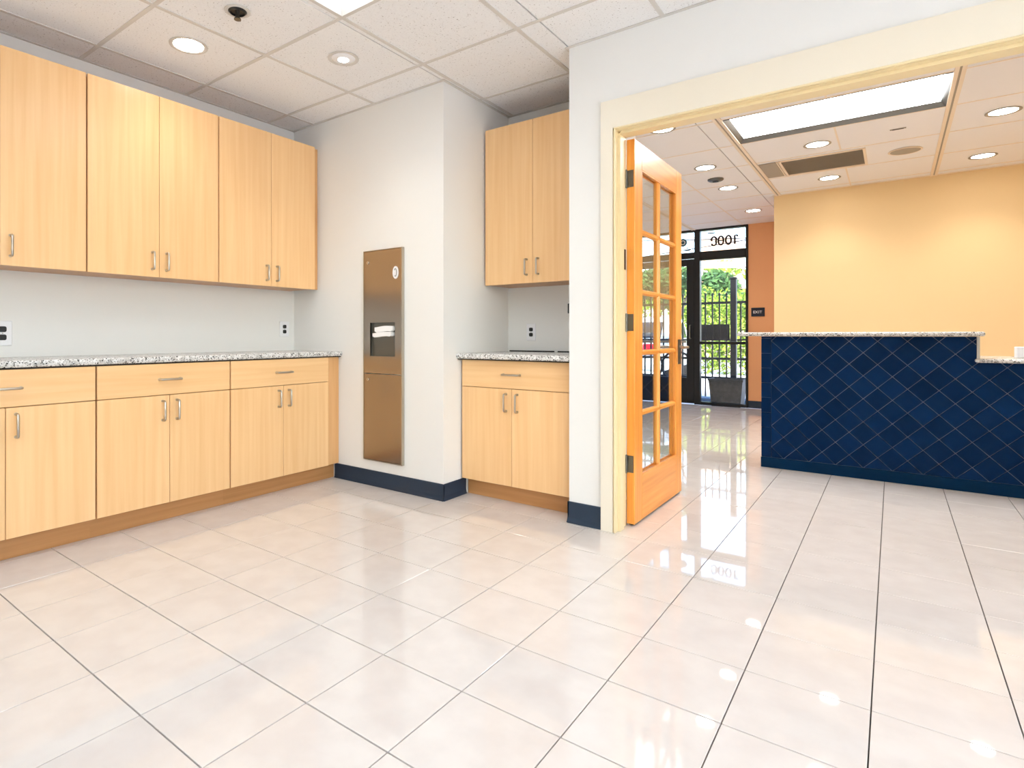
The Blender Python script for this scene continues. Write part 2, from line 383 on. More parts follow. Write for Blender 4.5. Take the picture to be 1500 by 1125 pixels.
# ceiling fixtures
def panel_light(x0, y0, x1, y1, label, group=None, fr=.028, m=None, lit='panel'):
    cx, cy = (x0+x1)/2, (y0+y1)/2
    t = thing('ceiling_light_panel', label, 'ceiling light', (cx, cy, ZC+.004), 0, group)
    a, b_ = (x1-x0)/2, (y1-y0)/2
    bm = bmesh.new()
    for s in (-1, 1):   # sloped reveal frame
        prism(bm, [(s*a, -.004), (s*a, .05), (s*(a-fr), .05), (s*(a-fr), .03)], -b_, b_, 'XZ')
        prism(bm, [(s*b_, -.004), (s*b_, .05), (s*(b_-fr), .05), (s*(b_-fr), .03)], -a, a, 'YZ')
    obj('fixture_frame', bm, m or M['darksteel'], t)
    obj('diffuser', B((-a+fr, -b_+fr, .03, a-fr, b_-fr, .034)), M[lit], t)
    return t
names = ['square ceiling light panel at the picture\'s top edge, beside the small eyeball downlight',
         'added fill light panel, unseen behind the viewer, nearest the wall cabinets', 'square ceiling light panel hidden behind the viewer, at the room\'s middle',
         'added fill light panel, unseen behind the viewer, in the far right corner', 'added fill light panel, unseen behind the viewer, in the rear left corner', 'added fill light panel, unseen behind the viewer, along the rear wall']
for (i, j), nm in zip(PANELS_L, names):
    # the fixture at (2,0) lies just nearer than the eyeball light
    panel_light(CX0+i*CT+.011, CY0+j*CT+.011, CX0+(i+1)*CT-.011, CY0+(j+1)*CT-.011, nm, 'near room light panels', m=M['gridwhite'])
panel_light(-1.0, 4.70, .29, 5.355, 'long rectangular light panel in the reception ceiling above the navy counter', 'reception light panels', lit='panel_r')
panel_light(RX0+2*RSX+.03, RY0-3*RSY+.02, RX0+4*RSX-.03, RY0-2*RSY-.02, 'long light panel out of sight over the doorway\'s far side', 'reception light panels', lit='panel_r')  # extra panel, unseen, added to brighten the reception
panel_light(RX0+4*RSX+.03, RY0+RSY+.02, RX0+6*RSX-.7, RY0+2*RSY-.02, 'added fill light panel out of sight over the right end of the navy counter', 'reception light panels', lit='panel_r')  # second unseen panel added as reception fill

def can_light(x, y, label, group, r=.085, small=False, colour=(1, .93, .84), watt=None):
    t = thing('recessed_light', label, 'ceiling light', (x, y, ZC+.003), 0, group)
    bm = bmesh.new(); lathe(bm, [(r, 0), (r+.014, -.001), (r+.014, -.004), (r+.004, -.006), (r-.006, -.003), (r-.008, .0005)], 32)
    obj('trim_ring', bm, M['gridwhite'] if small or group.startswith('near') else M['grey'], t, True)
    bm = bmesh.new(); rl = r*.42 if small else r-.007
    if small:
        lathe(bm, [(r-.008, -.001), (r*.8, -.006), (rl, -.010)], 32); obj('eyeball_baffle', bm, M['white'], t, True); bm = bmesh.new()
        lathe(bm, [(0, -.013), (rl*.7, -.012), (rl, -.010)], 24)
    else: lathe(bm, [(0, -.004), (rl*.7, -.0035), (rl, -.001)], 28)
    obj('lamp_lens', bm, M['can'], t, True)
    ld = bpy.data.lights.new('can_beam', 'SPOT'); ld.energy = watt or SPOT_W; ld.spot_size = math.radians(120); ld.spot_blend = .8; ld.shadow_soft_size = .06; ld.color = colour
    lo = bpy.data.objects.new('can_beam', ld); COL.objects.link(lo); lo.parent = t; lo.location = (0, 0, -.03)
    return t
can_light(-3.06, 1.66, 'bright recessed downlight in front of the middle wall cabinet', 'near room downlights', colour=(1, .95, .88), watt=8)
can_light(-2.50, 2.29, 'small white eyeball downlight facing the paper towel dispenser wall', 'near room downlights', .075, True, (1, .95, .88), 12)
for x, y, nm in ((-1.41, 4.60, 'recessed downlight just beyond the door casing corner, above the open glazed door'),
                 (-1.41, 5.91, 'recessed downlight beyond the open door, on the doorway side of the smoke detector'),
                 (-1.41, 6.88, 'recessed downlight beyond the smoke detector, third along the row to the entrance'),
                 (-1.41, 8.32, 'recessed downlight closest to the storefront entrance'),
                 (-.50, 5.77, 'recessed downlight between the long light panel and the air grille'),
                 (-.51, 7.07, 'recessed downlight between the air grille and the yellow wall'),
                 (.62, 5.74, 'recessed downlight at the picture\'s right edge, beside the long light panel'),
                 (.63, 7.05, 'recessed downlight close to the yellow wall near the picture\'s right edge')):
    can_light(x, y, nm, 'reception downlights')
# sprinkler
t = thing('fire_sprinkler', 'recessed fire sprinkler with black cup in the acoustic ceiling', 'sprinkler', (-2.545, 1.633, ZC+.003))
bm = bmesh.new(); lathe(bm, [(.044, .0), (.062, -.001), (.062, -.004), (.05, -.007), (.044, -.004)], 28); obj('escutcheon', bm, M['gridwhite'], t, True)
bm = bmesh.new(); lathe(bm, [(.044, -.004), (.036, -.012), (.034, -.003), (0, -.002)], 28); obj('cup', bm, M['black'], t, True)
bm = bmesh.new(); lathe(bm, [(0, -.003), (.011, -.004), (.009, -.02), (.012, -.034), (.017, -.04), (.017, -.044), (0, -.045)], 16); obj('nozzle', bm, M['darksteel'], t, True)
# smoke detector, speaker, vents
t = thing('smoke_detector', 'flat dark round smoke detector on the ceiling between two downlights', 'detector', (-1.43, 6.41, ZC+.003))
bm = bmesh.new(); lathe(bm, [(.075, 0), (.075, -.012), (.06, -.022), (0, -.026)], 24); obj('housing', bm, M['darksteel'], t, True)
bm = bmesh.new(); lathe(bm, [(.03, -.0245), (.028, -.03), (0, -.031)], 16); obj('sensor_cap', bm, M['black'], t, True)
t = thing('ceiling_speaker', 'round beige perforated ceiling speaker beside the air grille', 'speaker', (.083, 6.43, ZC+.003))
bm = bmesh.new(); lathe(bm, [(.115, 0), (.12, -.004), (.112, -.009), (.105, -.006)], 32); obj('rim', bm, M['beige'], t, True)
bm = bmesh.new(); lathe(bm, [(.105, -.006), (.06, -.010), (0, -.011)], 32); obj('grille', bm, M['grey'], t, True)
t = thing('air_grille', 'long grey return air grille set in the reception ceiling', 'vent', (-.51, 6.41, ZC+.003))
bm = bmesh.new()
for q in ((-.325, -.29, -.008, -.305, .29, .004), (.305, -.29, -.008, .325, .29, .004), (-.305, -.29, -.008, .305, -.272, .004), (-.305, .272, -.008, .305, .29, .004)): box(bm, *q)
obj('frame', bm, M['beige'], t)
obj('backing', B((-.305, -.272, .004, .305, .272, .006)), M['vent'], t)
sl = None
for k in range(26):
    y = -.26+k*.0208
    if sl is None:
        bm = bmesh.new(); prism(bm, [(-.0085, -.005), (-.007, -.005), (.0085, .003), (.007, .003)], -.304, .304, 'YZ'); sl = obj('louvre', bm, M['vent'], t); sl.location = (0, y, 0)
    else: c = sl.copy(); COL.objects.link(c); c.location = (0, y, 0)
t = thing('access_panel', 'small beige ceiling panel abutting the end of the air grille', 'panel', (-.925, 6.41, ZC+.003))
obj('plate', B((-.07, -.285, -.004, .07, .285, 0), bev=.002), M['grey'], t)
obj('rim', B((-.084, -.29, -.005, -.072, .29, .001), (.072, -.29, -.005, .084, .29, .001)), M['beige'], t)
for x, y, s, nm in ((-.35+.38, 5.72, .05, 'thin dark sensor slot in the tile behind the long light panel'),):
    t = thing('ceiling_sensor', nm, 'sensor', (x, y, ZC+.003)); obj('cover', B((-s, -.012, -.004, s, .012, 0), bev=.002), M['grey'], t); obj('slot', B((-s*.7, -.004, -.006, s*.7, .004, -.004)), M['dark'], t)

# ------------------------------------------------------------------ door casing of the wide opening
trim = bpy.data.objects.new('trim_1', None); COL.objects.link(trim); trim['kind'] = 'structure'
yc = YO-.02
# flat casing (two legs, header), inner bead, jamb boards, stops
HB = 2.135   # underside of header casing
bm = bmesh.new(); prism(bm, [(-1.229, .001), (-1.163, .001), (-1.163, HB), (-1.229, HB)], yc, YO, 'XZ'); obj('casing_leg', bm, M['cream'], trim)
bm = bmesh.new(); prism(bm, [(XJ1+.018, .001), (XJ1+.084, .001), (XJ1+.084, HB), (XJ1+.018, HB)], yc, YO, 'XZ'); obj('casing_leg', bm, M['cream'], trim)
obj('casing_header', B((-1.229, yc, HB, XJ1+.084, YO, 2.285)), M['cream'], trim)
obj('jamb_board', B((-1.163, yc+.006, .001, XJ0-.006, 3.125, HB)), M['jamb'], trim)
obj('jamb_board', B((XJ1+.006, yc+.006, .001, XJ1+.018, 3.125, HB)), M['jamb'], trim)
obj('head_jamb', B((-1.163, yc+.006, HB-.012, XJ1+.018, 3.125, HB-.0005)), M['jamb'], trim)
obj('door_stop', B((XJ0-.006, 3.005, .001, XJ0+.008, 3.06, HB-.02)), M['jamb'], trim)
obj('door_stop', B((XJ0+.008, 3.005, HB-.026, XJ1-.008, 3.06, HB-.012)), M['jamb'], trim)
obj('bead', B((XJ0-.012, yc-.006, .001, XJ0-.002, yc+.004, HB-.008), bev=.003), M['jamb'], trim)
obj('bead', B((XJ0-.012, yc-.006, HB-.010, XJ1, yc+.004, HB), bev=.003), M['jamb'], trim)
obj('casing_leg', B((-1.229, 3.106, .001, -1.165, 3.125, 2.28)), M['cream'], trim)     # reception side
obj('casing_header', B((-1.229, 3.106, 2.14, XJ1+.084, 3.125, 2.285)), M['cream'], trim)
obj('strike_plate', B((XJ0-.006, 3.075, 1.40, XJ0-.003, 3.115, 1.51)), M['black'], trim)

# ------------------------------------------------------------------ glazed door leaf (open 90 degrees)
door = bpy.data.objects.new('door_1', None); COL.objects.link(door); door.location = (-1.127, 3.13, 0); door['kind'] = 'structure'
door['label'] = 'open honey wood door leaf with ten glass panes in the doorway'
dx0, dx1 = -.022, .022; DW = .885; z0, z1 = .012, 2.112
s0, s1 = .118, .115      # stiles
gz0, gz1 = .262, 1.968
gy0, gy1 = s0, DW-s1
def dpart(nm, y0, za, y1, zb, m, x0=dx0, x1=dx1, bev=.002): return obj(nm, B((x0, y0, za, x1, y1, zb), bev=bev), m, door)
dpart('stile', 0, z0, s0, z1, M['honey']); dpart('stile', gy1, z0, DW, z1, M['honey'])
dpart('bottom_rail', s0, z0, gy1, gz0, M['honey_h']); dpart('top_rail', s0, gz1, gy1, z1, M['honey_h'])
mw = .03; my = (gy0+gy1)/2
def mbar(a, b_, vertical):
    bm = bmesh.new(); h = mw/2; prof = [(-h, -.006), (-h, .006), (-h*.45, .018), (h*.45, .018), (h, .006), (h, -.006), (h*.45, -.018), (-h*.45, -.018)]
    if vertical: prism(bm, [(q[1], my+q[0]) for q in prof], a, b_, 'XY')
    else:
        for sgn in (1,):
            vs = [(q[1], q[0]) for q in prof]; prism(bm, [(x, z) for x, z in vs], gy0, gy1, 'XZ'); bmesh.ops.translate(bm, verts=bm.verts, vec=(0, 0, a))
    return bm
zb = [gz0+(gz1-gz0)*k/5 for k in range(6)]
obj('muntin', mbar(gz0, gz1, True), M['honey'], door)
for k in range(1, 5): obj('muntin', mbar(zb[k], 0, False), M['honey_h'], door)
for k in range(5):
    for c in range(2):
        ya, yb = (gy0, my) if c == 0 else (my, gy1)
        obj('glass_pane', B((-.0025, ya+.002, zb[k]+.002, .0025, yb-.002, zb[k+1]-.002)), M['glass'], door)
# glazing bead around the opening
bm = bmesh.new()
for sx in (-1, 1):
    a, c = sorted((sx*.012, sx*.0215))
    box(bm, a, gy0, gz0, c, gy0+.008, gz1); box(bm, a, gy1-.008, gz0, c, gy1, gz1); box(bm, a, gy0, gz0, c, gy1, gz0+.008); box(bm, a, gy0, gz1-.008, c, gy1, gz1)
obj('glazing_bead', bm, M['honey'], door)
for zc in (.339, 1.112, 1.897):
    h = obj('hinge', B((-.020, -.003, zc-.046, .016, 0, zc+.046), (-.036, -.012, zc-.046, -.024, -.004, zc+.046)), M['darksteel'], door)
    bm = bmesh.new(); tube(bm, [(-.021, -.008, zc-.05), (-.021, -.008, zc+.05)], .006, 10); obj('knuckle', bm, M['darksteel'], h, True)
for sx in (1, -1):
    bm = bmesh.new(); prism(bm, [(-.026, -.08), (.026, -.08), (.026, .08), (-.026, .08)], sx*.022, sx*.028, 'YZ'); bmesh.ops.translate(bm, verts=bm.verts, vec=(0, DW-.058, .935)); r_ = obj('lever_rose', bm, M['darksteel'], door)
    bm = bmesh.new(); tube(bm, [(sx*.028, DW-.058, .965), (sx*.07, DW-.058, .965), (sx*.078, DW-.062, .965), (sx*.078, DW-.16, .965)], .0095, 10); obj('lever_handle', bm, M['steel'], r_, True)
obj('under_door_shade', B((-.012, .01, .006, .012, DW-.01, .0125)), M['black'], door)  # black strip stands for the shadow in the gap under the leaf

# ------------------------------------------------------------------ cabinets
def pull(parent, p, axis, out, L=.10, name='handle'):
    """bar pull centred at p on a face; axis = bar direction, out = outward normal"""
    a, o_ = Vector(axis), Vector(out); p = Vector(p); s = .03; r = .0062
    h = L/2; k = .008
    pts = [p-a*h, p-a*h+o_*(s-k), p-a*(h-k*.3)+o_*(s-k*.3), p-a*(h-k)+o_*s, p+a*(h-k)+o_*s, p+a*(h-k*.3)+o_*(s-k*.3), p+a*h+o_*(s-k), p+a*h]
    bm = bmesh.new(); tube(bm, pts, r, 8)
    for sg in (-1, 1): tube(bm, [p+a*h*sg, p+a*h*sg+o_*.004], .0075, 10)
    hd = obj(name, bm, M['steel'], parent, True)
    return hd
# local frame of a cabinet: x along the front, y = out of the front, z up; y=0 is the face of the doors' back
def wall_cabinet(label, loc, rotz, splits, z0, z1, depth, group, handle_z, filler=None, side=False):
    t = thing('wall_cabinet', label, 'cabinet', loc, rotz, group)
    x0, xm, x1 = splits
    obj('carcass', B((x0+.001, -depth, z0, x0+.019, -.025, z1), (x1-.019, -depth, z0, x1-.001, -.025, z1), (x0+.019, -depth, z0, x1-.019, -.0005, z0+.018), (x0+.019, -depth, z1-.018, x1-.019, -.0005, z1), (x0+.019, -depth, z0+.018, x1-.019, -depth+.008, z1-.018)), M['carcass'], t)
    for a, b_, hx in ((x0+.004, xm-.0013, xm-.042), (xm+.0013, x1-.004, xm+.042)):
        d = obj('door', B((a, .0015, z0-.004, b_, .0205, z1+.002), bev=.0012), M['beech'], t)
        pull(d, (hx, .0205, handle_z), (0, 0, 1), (0, 1, 0))
    if filler: obj('filler_strip', B((filler[0], -.03, z0, filler[1], -.008, z1), bev=.001), M['filler'], t)
    return t
def base_cabinet(label, loc, rotz, splits, depth, group, filler=None, toe=(None, None), toe_back=.06):
    t = thing('base_cabinet', label, 'cabinet', loc, rotz, group)
    x0, xm, x1 = splits; zt = .886; zs = .713; zb_ = .115
    obj('carcass', B((x0+.001, -depth, zb_-.006, x0+.019, -.025, .886), (x1-.019, -depth, zb_-.006, x1-.001, -.025, .886), (x0+.019, -depth, zb_-.006, x1-.019, -.0005, zb_+.012), (x0+.019, -depth, zs-.01, x1-.019, -.0005, zs+.006), (x0+.019, -depth, .87, x1-.019, -.03, .886), (x0+.019, -depth, zb_+.012, x1-.019, -depth+.008, .87)), M['carcass'], t)
    dr = obj('drawer', B((x0+.004, .0015, zs+.002, x1-.004, .0205, zt-.001), bev=.0012), M['beech_h'], t)
    pull(dr, (xm, .0205, .80), (1, 0, 0), (0, 1, 0), .115)
    for a, b_, hx in ((x0+.004, xm-.0013, xm-.040), (xm+.0013, x1-.004, xm+.040)):
        d = obj('door', B((a, .0015, zb_, b_, .0205, zs-.002), bev=.0012), M['beech'], t)
        pull(d, (hx, .0205, .628), (0, 0, 1), (0, 1, 0), .105)
    if filler: obj('filler_strip', B((filler[0], -.03, zb_-.004, filler[1], -.006, .886), bev=.001), M['filler'], t)
    a, b_ = toe[0] if toe[0] is not None else x0, toe[1] if toe[1] is not None else x1
    obj('toe_kick', B((a, -toe_back-.015, .0008, b_, -toe_back, zb_-.0065)), M['toe'], t)
    return t
# left run: front faces +X.  rotz=-90deg: local x -> -Y, local y -> +X
RL = -PI/2
def runL(fn, x_face, y0, ym, y1, **k):
    return fn(loc=(x_face-.0205, ym, 0), rotz=RL, splits=(-(y1-ym), 0.0, ym-y0), **k)
gU = 'beech wall cabinets over the long counter'; gBs = 'beech base cabinets under the long counter'
XU, XB = -3.40, -3.165
dU = XU-.0205-XL-.002; dB = XB-.0205-XL-.002
runL(wall_cabinet, XU, .508, .892, 1.276, label='beech wall cabinet cut off by the picture edge, above the larger-looking outlet', z0=1.388, z1=2.447, depth=dU, group=gU, handle_z=1.481)
runL(wall_cabinet, XU, 1.276, 1.665, 2.047, label='middle one of the three beech wall cabinets over the long counter', z0=1.388, z1=2.447, depth=dU, group=gU, handle_z=1.478)
runL(wall_cabinet, XU, 2.047, 2.447, 2.834, label='beech wall cabinet ending at the corner by the steel towel dispenser', z0=1.388, z1=2.447, depth=dU, group=gU, handle_z=1.474, filler=(-(YB-.002-2.447), -(2.836-2.447)))
runL(base_cabinet, XB, .470, .851, 1.231, label='beech base cabinet cut off by the picture edge, drawer handle half out of view', depth=dB, group=gBs)
runL(base_cabinet, XB, 1.231, 1.608, 1.982, label='middle beech base cabinet of the long counter, one drawer over two doors', depth=dB, group=gBs)
runL(base_cabinet, XB, 1.982, 2.372, 2.762, label='beech base cabinet at the corner end of the long counter, next to the navy baseboard', depth=dB, group=gBs, filler=(-(YB-.002-2.372), -(2.764-2.372)), toe=(-(YB-.002-2.372), None))
# counter slab with rounded nose
def counter_profile(bm, y_back, y_nose, zb_, zt_, x0, x1, plane='YZ'):
    r_ = (zt_-zb_)/2; pts = [(y_back, zb_), (y_nose-r_*.5, zb_)]
    for k in range(7):
        a = -PI/2+PI*k/6; pts.append((y_nose-r_*.5+r_*.5*math.cos(a), (zb_+zt_)/2+r_*math.sin(a)))
    pts += [(y_nose-r_*.5, zt_), (y_back, zt_)]
    out = []
    for q in pts:
        if not out or (abs(q[0]-out[-1][0])+abs(q[1]-out[-1][1])) > 1e-5: out.append(q)
    prism(bm, out, x0, x1, plane)
def slabs(name, label, loc, rotz, cuts, depth, nose, zb_, zt_, group=None):
    t = thing(name, label, 'countertop', loc, rotz, group)
    for a, b_ in cuts:
        bm = bmesh.new(); counter_profile(bm, -depth, nose, zb_, zt_, a, b_, 'YZ'); obj('granite_slab', bm, M['granite'], t, True)
    for a, b_ in cuts: obj('shadow_gap_strip', B((a, -depth, .8868, b_, nose-.016, .8932)), M['dark'], t)  # dark strip painted as the shade in the gap beneath the slab
    return t
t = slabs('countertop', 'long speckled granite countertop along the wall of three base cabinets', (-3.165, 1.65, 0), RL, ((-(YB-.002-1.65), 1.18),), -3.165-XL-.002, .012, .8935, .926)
# alcove run: front faces -Y; rotz=180: local x -> -X
RA = PI
t = base_cabinet(label='beech base cabinet in the alcove, one drawer over two doors', loc=(-1.836, 3.06+.0205, 0), rotz=RA, splits=(-(-1.452+1.836), 0, 2.214-1.836), depth=YA-3.0805-.002, group=None, filler=(2.215-1.836, 2.2245-1.836), toe=(-(1.836+XALC-.002), 2.2135-1.836), toe_back=.055)
obj('filler_strip', B((-(1.836+XALC-.001), -.03, .111, -(-1.450+1.836), .000, .886)), M['carcass'], t)
t = wall_cabinet(label='beech two-door wall cabinet hung inside the alcove', loc=(-1.842, 3.33+.0205, 0), rotz=RA, splits=(-(-1.452+1.842), 0, 2.212-1.842), z0=1.388, z1=2.447, depth=YA-3.3505-.002, group=None, handle_z=1.489, filler=(2.213-1.842, 2.2245-1.842))
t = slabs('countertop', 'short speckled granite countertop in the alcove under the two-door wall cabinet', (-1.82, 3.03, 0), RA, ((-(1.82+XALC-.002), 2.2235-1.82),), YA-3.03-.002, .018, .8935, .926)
cj = obj('back_edge_strip', B((.03, -.627, .926, .385, -.612, .934)), M['dark'], t); cj['label'] = 'dark strip where the slab meets the wall'
obj('back_edge_strip', B((-.395, -.627, .926, .0, -.612, .934)), M['dark'], t)  # thin dark strips along the slab's back edge

# ------------------------------------------------------------------ outlets
def outlet(label, loc, rotz, w=.075, h=.122, s=1.0, group='white wall outlets'):
    t = thing('wall_outlet', label, 'outlet', loc, rotz, group)   # local y = out of the wall
    obj('cover_plate', B((-w/2, 0.0005, -h/2, w/2, .006, h/2), bev=.002), M['white'], t)
    for sg in (1, -1):
        bm = bmesh.new(); R_ = .0175*s; pts = []
        for k in range(20):
            a = 2*PI*k/20; pts.append((max(-.0165*s, min(.0165*s, R_*1.08*math.cos(a))), sg*.0205*s+max(-.0145*s, min(.0145*s, R_*math.sin(a)))))
        q = []
        for p in pts:
            if not q or abs(p[0]-q[-1][0])+abs(p[1]-q[-1][1]) > 1e-4: q.append(p)
        prism(bm, q, .006, .0085, 'XZ'); rc = obj('receptacle', bm, M['black'], t)
        obj('slots', B((-.0075*s, .0085, sg*.0205*s-.002, -.0055*s, .0088, sg*.0205*s+.006), (.0055*s, .0085, sg*.0205*s-.002, .0075*s, .0088, sg*.0205*s+.006)), M['dark'], rc)
    bm = bmesh.new(); tube(bm, [(0, .006, 0), (0, .0078, 0)], .003, 8); obj('screw', bm, M['steel'], t)
    return t
outlet('white double outlet above the long counter, at the picture edge', (XL, .983, 1.053), RL, .084, .13, 1.05)
outlet('white double outlet above the long counter, close to the room corner', (XL, 2.785, 1.091), RL, .086, .118, .95)
outlet('white double outlet on the alcove wall above the short counter', (-2.033, YA, 1.066), RA, .074, .12, .9)
t = thing('wall_jack', 'small black wall fitting half hidden behind the white wall end', 'outlet', (-1.735, YA, 1.226), RA)
obj('body', B((-.012, .0005, -.034, .012, .014, .034), bev=.003), M['black'], t); obj('lip', B((-.008, .014, -.03, .008, .022, -.012), bev=.002), M['black'], t)

# ------------------------------------------------------------------ recessed paper towel dispenser
t = thing('towel_dispenser', 'tall stainless steel paper towel dispenser and bin recessed in the white wall', 'dispenser', (-2.735, YB, 0), RA)
# local: x -> -X ; panel from x=-.18..+.18
hw = .176; zb0, zt0 = .183, 1.624
wx0, wx1, wz0, wz1 = -.118, .113, .90, 1.13   # window (local x)
d0, d1 = .001, .022
bm = bmesh.new()
obj('upper_panel', B((-hw+.002, d0+.012, .782, wx0, d1, zt0-.002), (wx1, d0+.012, .782, hw-.002, d1, zt0-.002), (wx0, d0+.012, wz1, wx1, d1, zt0-.002), (wx0, d0+.012, .782, wx1, d1, wz0)), M['stainless'], t)
obj('bin_door', B((-hw+.002, d0+.012, zb0+.002, hw-.002, d1, .777), bev=.001), M['stainless'], t)
obj('flange', B((-hw-.008, d0, zb0-.004, -hw+.001, d1+.003, zt0+.004), (hw-.001, d0, zb0-.004, hw+.004, d1+.001, zt0+.004), (-hw, d0, zt0, hw, d1+.001, zt0+.004), (-hw, d0, zb0-.004, hw, d1+.001, zb0)), M['steel'], t)
rec = obj('recess', B((wx0-.006, d0, wz0, wx0, d1-.001, wz1), (wx1, d0, wz0, wx1+.006, d1-.001, wz1), (wx0, d0, wz0-.006, wx1, d1-.001, wz0), (wx0, d0, wz1, wx1, d1-.001, wz1+.006), (wx0, d0, wz0, wx1, d0+.002, wz1)), M['darksteel'], t)
bm = bmesh.new()
def towel(zc, th, xa, xb, dy):
    bm = bmesh.new(); k = 8; top = []; n1 = 10
    for i in range(n1+1):
        f = i/n1; x = xa+(xb-xa)*f; sag = .004*math.sin(PI*f*1.5)
        top.append((x, zc+th/2+sag-.008*max(0, f-.7)))
    bot = [(x, z-th*(1 if 0 < i < n1 else .7)) for i, (x, z) in enumerate(top)]
    prism(bm, top+list(reversed(bot)), d0+.004, d1+dy, 'XZ'); return bm
obj('paper_towel', towel(1.085, .036, -.104, .062, .010), M['paper'], t, True)
obj('paper_towel', towel(1.048, .030, -.100, .070, .022), M['paper'], t, True)
bm = bmesh.new(); prism(bm, [(.5*.052*math.cos(2*PI*k/20), .5*.085*math.sin(2*PI*k/20)) for k in range(20)], d1, d1+.003, 'XZ'); bmesh.ops.translate(bm, verts=bm.verts, vec=(-.125, 0, 1.462)); bd = obj('badge', bm, M['white'], t)
bm = bmesh.new(); tube(bm, [(-.125+.010*math.cos(a), d1+.0035, 1.462+.026*math.sin(a)) for a in [PI*.2+k*PI*1.5/10 for k in range(11)]], .0025, 6); obj('emblem', bm, M['darksteel'], bd)
for z in (1.545, .738):
    bm = bmesh.new(); tube(bm, [(.135, d1, z), (.135, d1+.004, z)], .010, 14); lk = obj('lock', bm, M['chrome'], t, True)
    obj('keyhole', B((.133, d1+.004, z-.005, .137, d1+.0045, z+.005)), M['black'], lk)

# ------------------------------------------------------------------ reception counter
YK = 5.2; cx0, cx1, cstep = -.827, 1.75, .437
t = thing('reception_counter', 'navy blue tiled reception counter with granite tops in front of the yellow wall', 'counter', (.3, 5.3, 0))
off = (.3, 5.3, 0)
obj('knee_wall', B((cx0+.004, YK+.010, .001, cstep, YK+.15, 1.035), (cstep, YK+.010, .001, cx1, YK+.15, .862)), M['navygrout'], t, off=off)
obj('desk_body', B((cstep+.02, YK+.16, .001, cx1, YK+.72, .861)), M['carcass'], t, off=off)
obj('base_strip', B((cx0, YK-.002, .001, cx1, YK+.009, .081), bev=.0015), M['navybase'], t, off=off)
def clip_poly(pts, x0, z0, x1, z1):
    def cl(p, f, inter):
        out = []
        for i in range(len(p)):
            a, b_ = p[i], p[(i+1) % len(p)]
            if f(a): out.append(a)
            if f(a) != f(b_): out.append(inter(a, b_))
        return out
    def ix(x): return lambda a, b_: (x, a[1]+(b_[1]-a[1])*(x-a[0])/(b_[0]-a[0]))
    def iz(z): return lambda a, b_: (a[0]+(b_[0]-a[0])*(z-a[1])/(b_[1]-a[1]), z)
    for f, g in ((lambda p: p[0] >= x0, ix(x0)), (lambda p: p[0] <= x1, ix(x1)), (lambda p: p[1] >= z0, iz(z0)), (lambda p: p[1] <= z1, iz(z1))):
        pts = cl(pts, f, g)
        if len(pts) < 3: return []
    out = []
    for p in pts:
        if not out or abs(p[0]-out[-1][0])+abs(p[1]-out[-1][1]) > 1e-4: out.append(p)
    if len(out) > 2 and abs(out[0][0]-out[-1][0])+abs(out[0][1]-out[-1][1]) < 1e-4: out.pop()
    return out if len(out) > 2 else []
D, gj = .167, .0032; bx = cx0+.072
def area(p): return abs(sum(p[i][0]*p[(i+1) % len(p)][1]-p[(i+1) % len(p)][0]*p[i][1] for i in range(len(p))))/2
full = None
for i in range(-1, 34):
    for j in range(-1, 16):
        if (i+j) % 2: continue
        px, pz = bx+i*D/2, .081+j*D/2; hd = D/2-gj
        low = (bx+.001, .084, 1.3, .860)
        regions = (low,) if pz+hd <= .860 or px-hd >= cstep else ((bx+.001, .084, cstep-.003, 1.033),) if px+hd <= cstep else ((bx+.001, .084, cstep-.003, 1.033), (cstep-.003, .084, 1.3, .860))
        for (x0, za, x1, zb_) in regions:
            pl = clip_poly([(px-hd, pz), (px, pz-hd), (px+hd, pz), (px, pz+hd)], x0, za, x1, zb_)
            if pl and area(pl) > 2e-4:
                whole = area(pl) > .98*2*hd*hd
                if whole and full:
                    c = full.copy(); COL.objects.link(c); c.location = (px-off[0], YK-off[1], pz); continue
                bm = bmesh.new()
                if whole:
                    prism(bm, [(a-px, b_-pz) for a, b_ in pl], .001, .010, 'XZ'); full = obj('tile', bm, M['navytile'], t); full.location = (px-off[0], YK-off[1], pz)
                else: prism(bm, pl, YK+.001, YK+.010, 'XZ'); obj('tile', bm, M['navytile'], t, off=off)
for k in range(9):
    za = .084+k*.117; zb_ = min(za+.1145, 1.033)
    if zb_-za > .01: obj('tile', B((cx0+.003, YK+.001, za, bx-.0015, YK+.010, zb_)), M['navytile'], t, off=off)
obj('edge_trim', B((cstep-.001, YK-.001, .889, cstep+.014, YK+.152, 1.034)), M['steel'], t, off=off)
def top_slab(x0, x1, y0, y1, za, zb_):
    bm = bmesh.new(); box(bm, x0, y0, za, x1, y1, zb_); 
    bmesh.ops.bevel(bm, geom=list(bm.edges), offset=.011, segments=3, profile=.5, affect='EDGES')
    return obj('granite_top', bm, M['granite'], t, True, off=off)
top_slab(-.975, .466, YK-.13, YK+.27, 1.0365, 1.066)
top_slab(cstep-.012, cx1, YK-.035, YK+.74, .8625, .8885)
t = thing('desk_monitor_stand', 'pale grey box at the picture edge standing on the lower desk top', 'box', (.695, 5.52, .8895))
obj('body', B((-.04, -.05, 0, .05, .05, .075), bev=.004), M['white'], t); obj('base', B((-.045, -.055, -.0006, .055, .055, .004), bev=.001), M['gridwhite'], t)

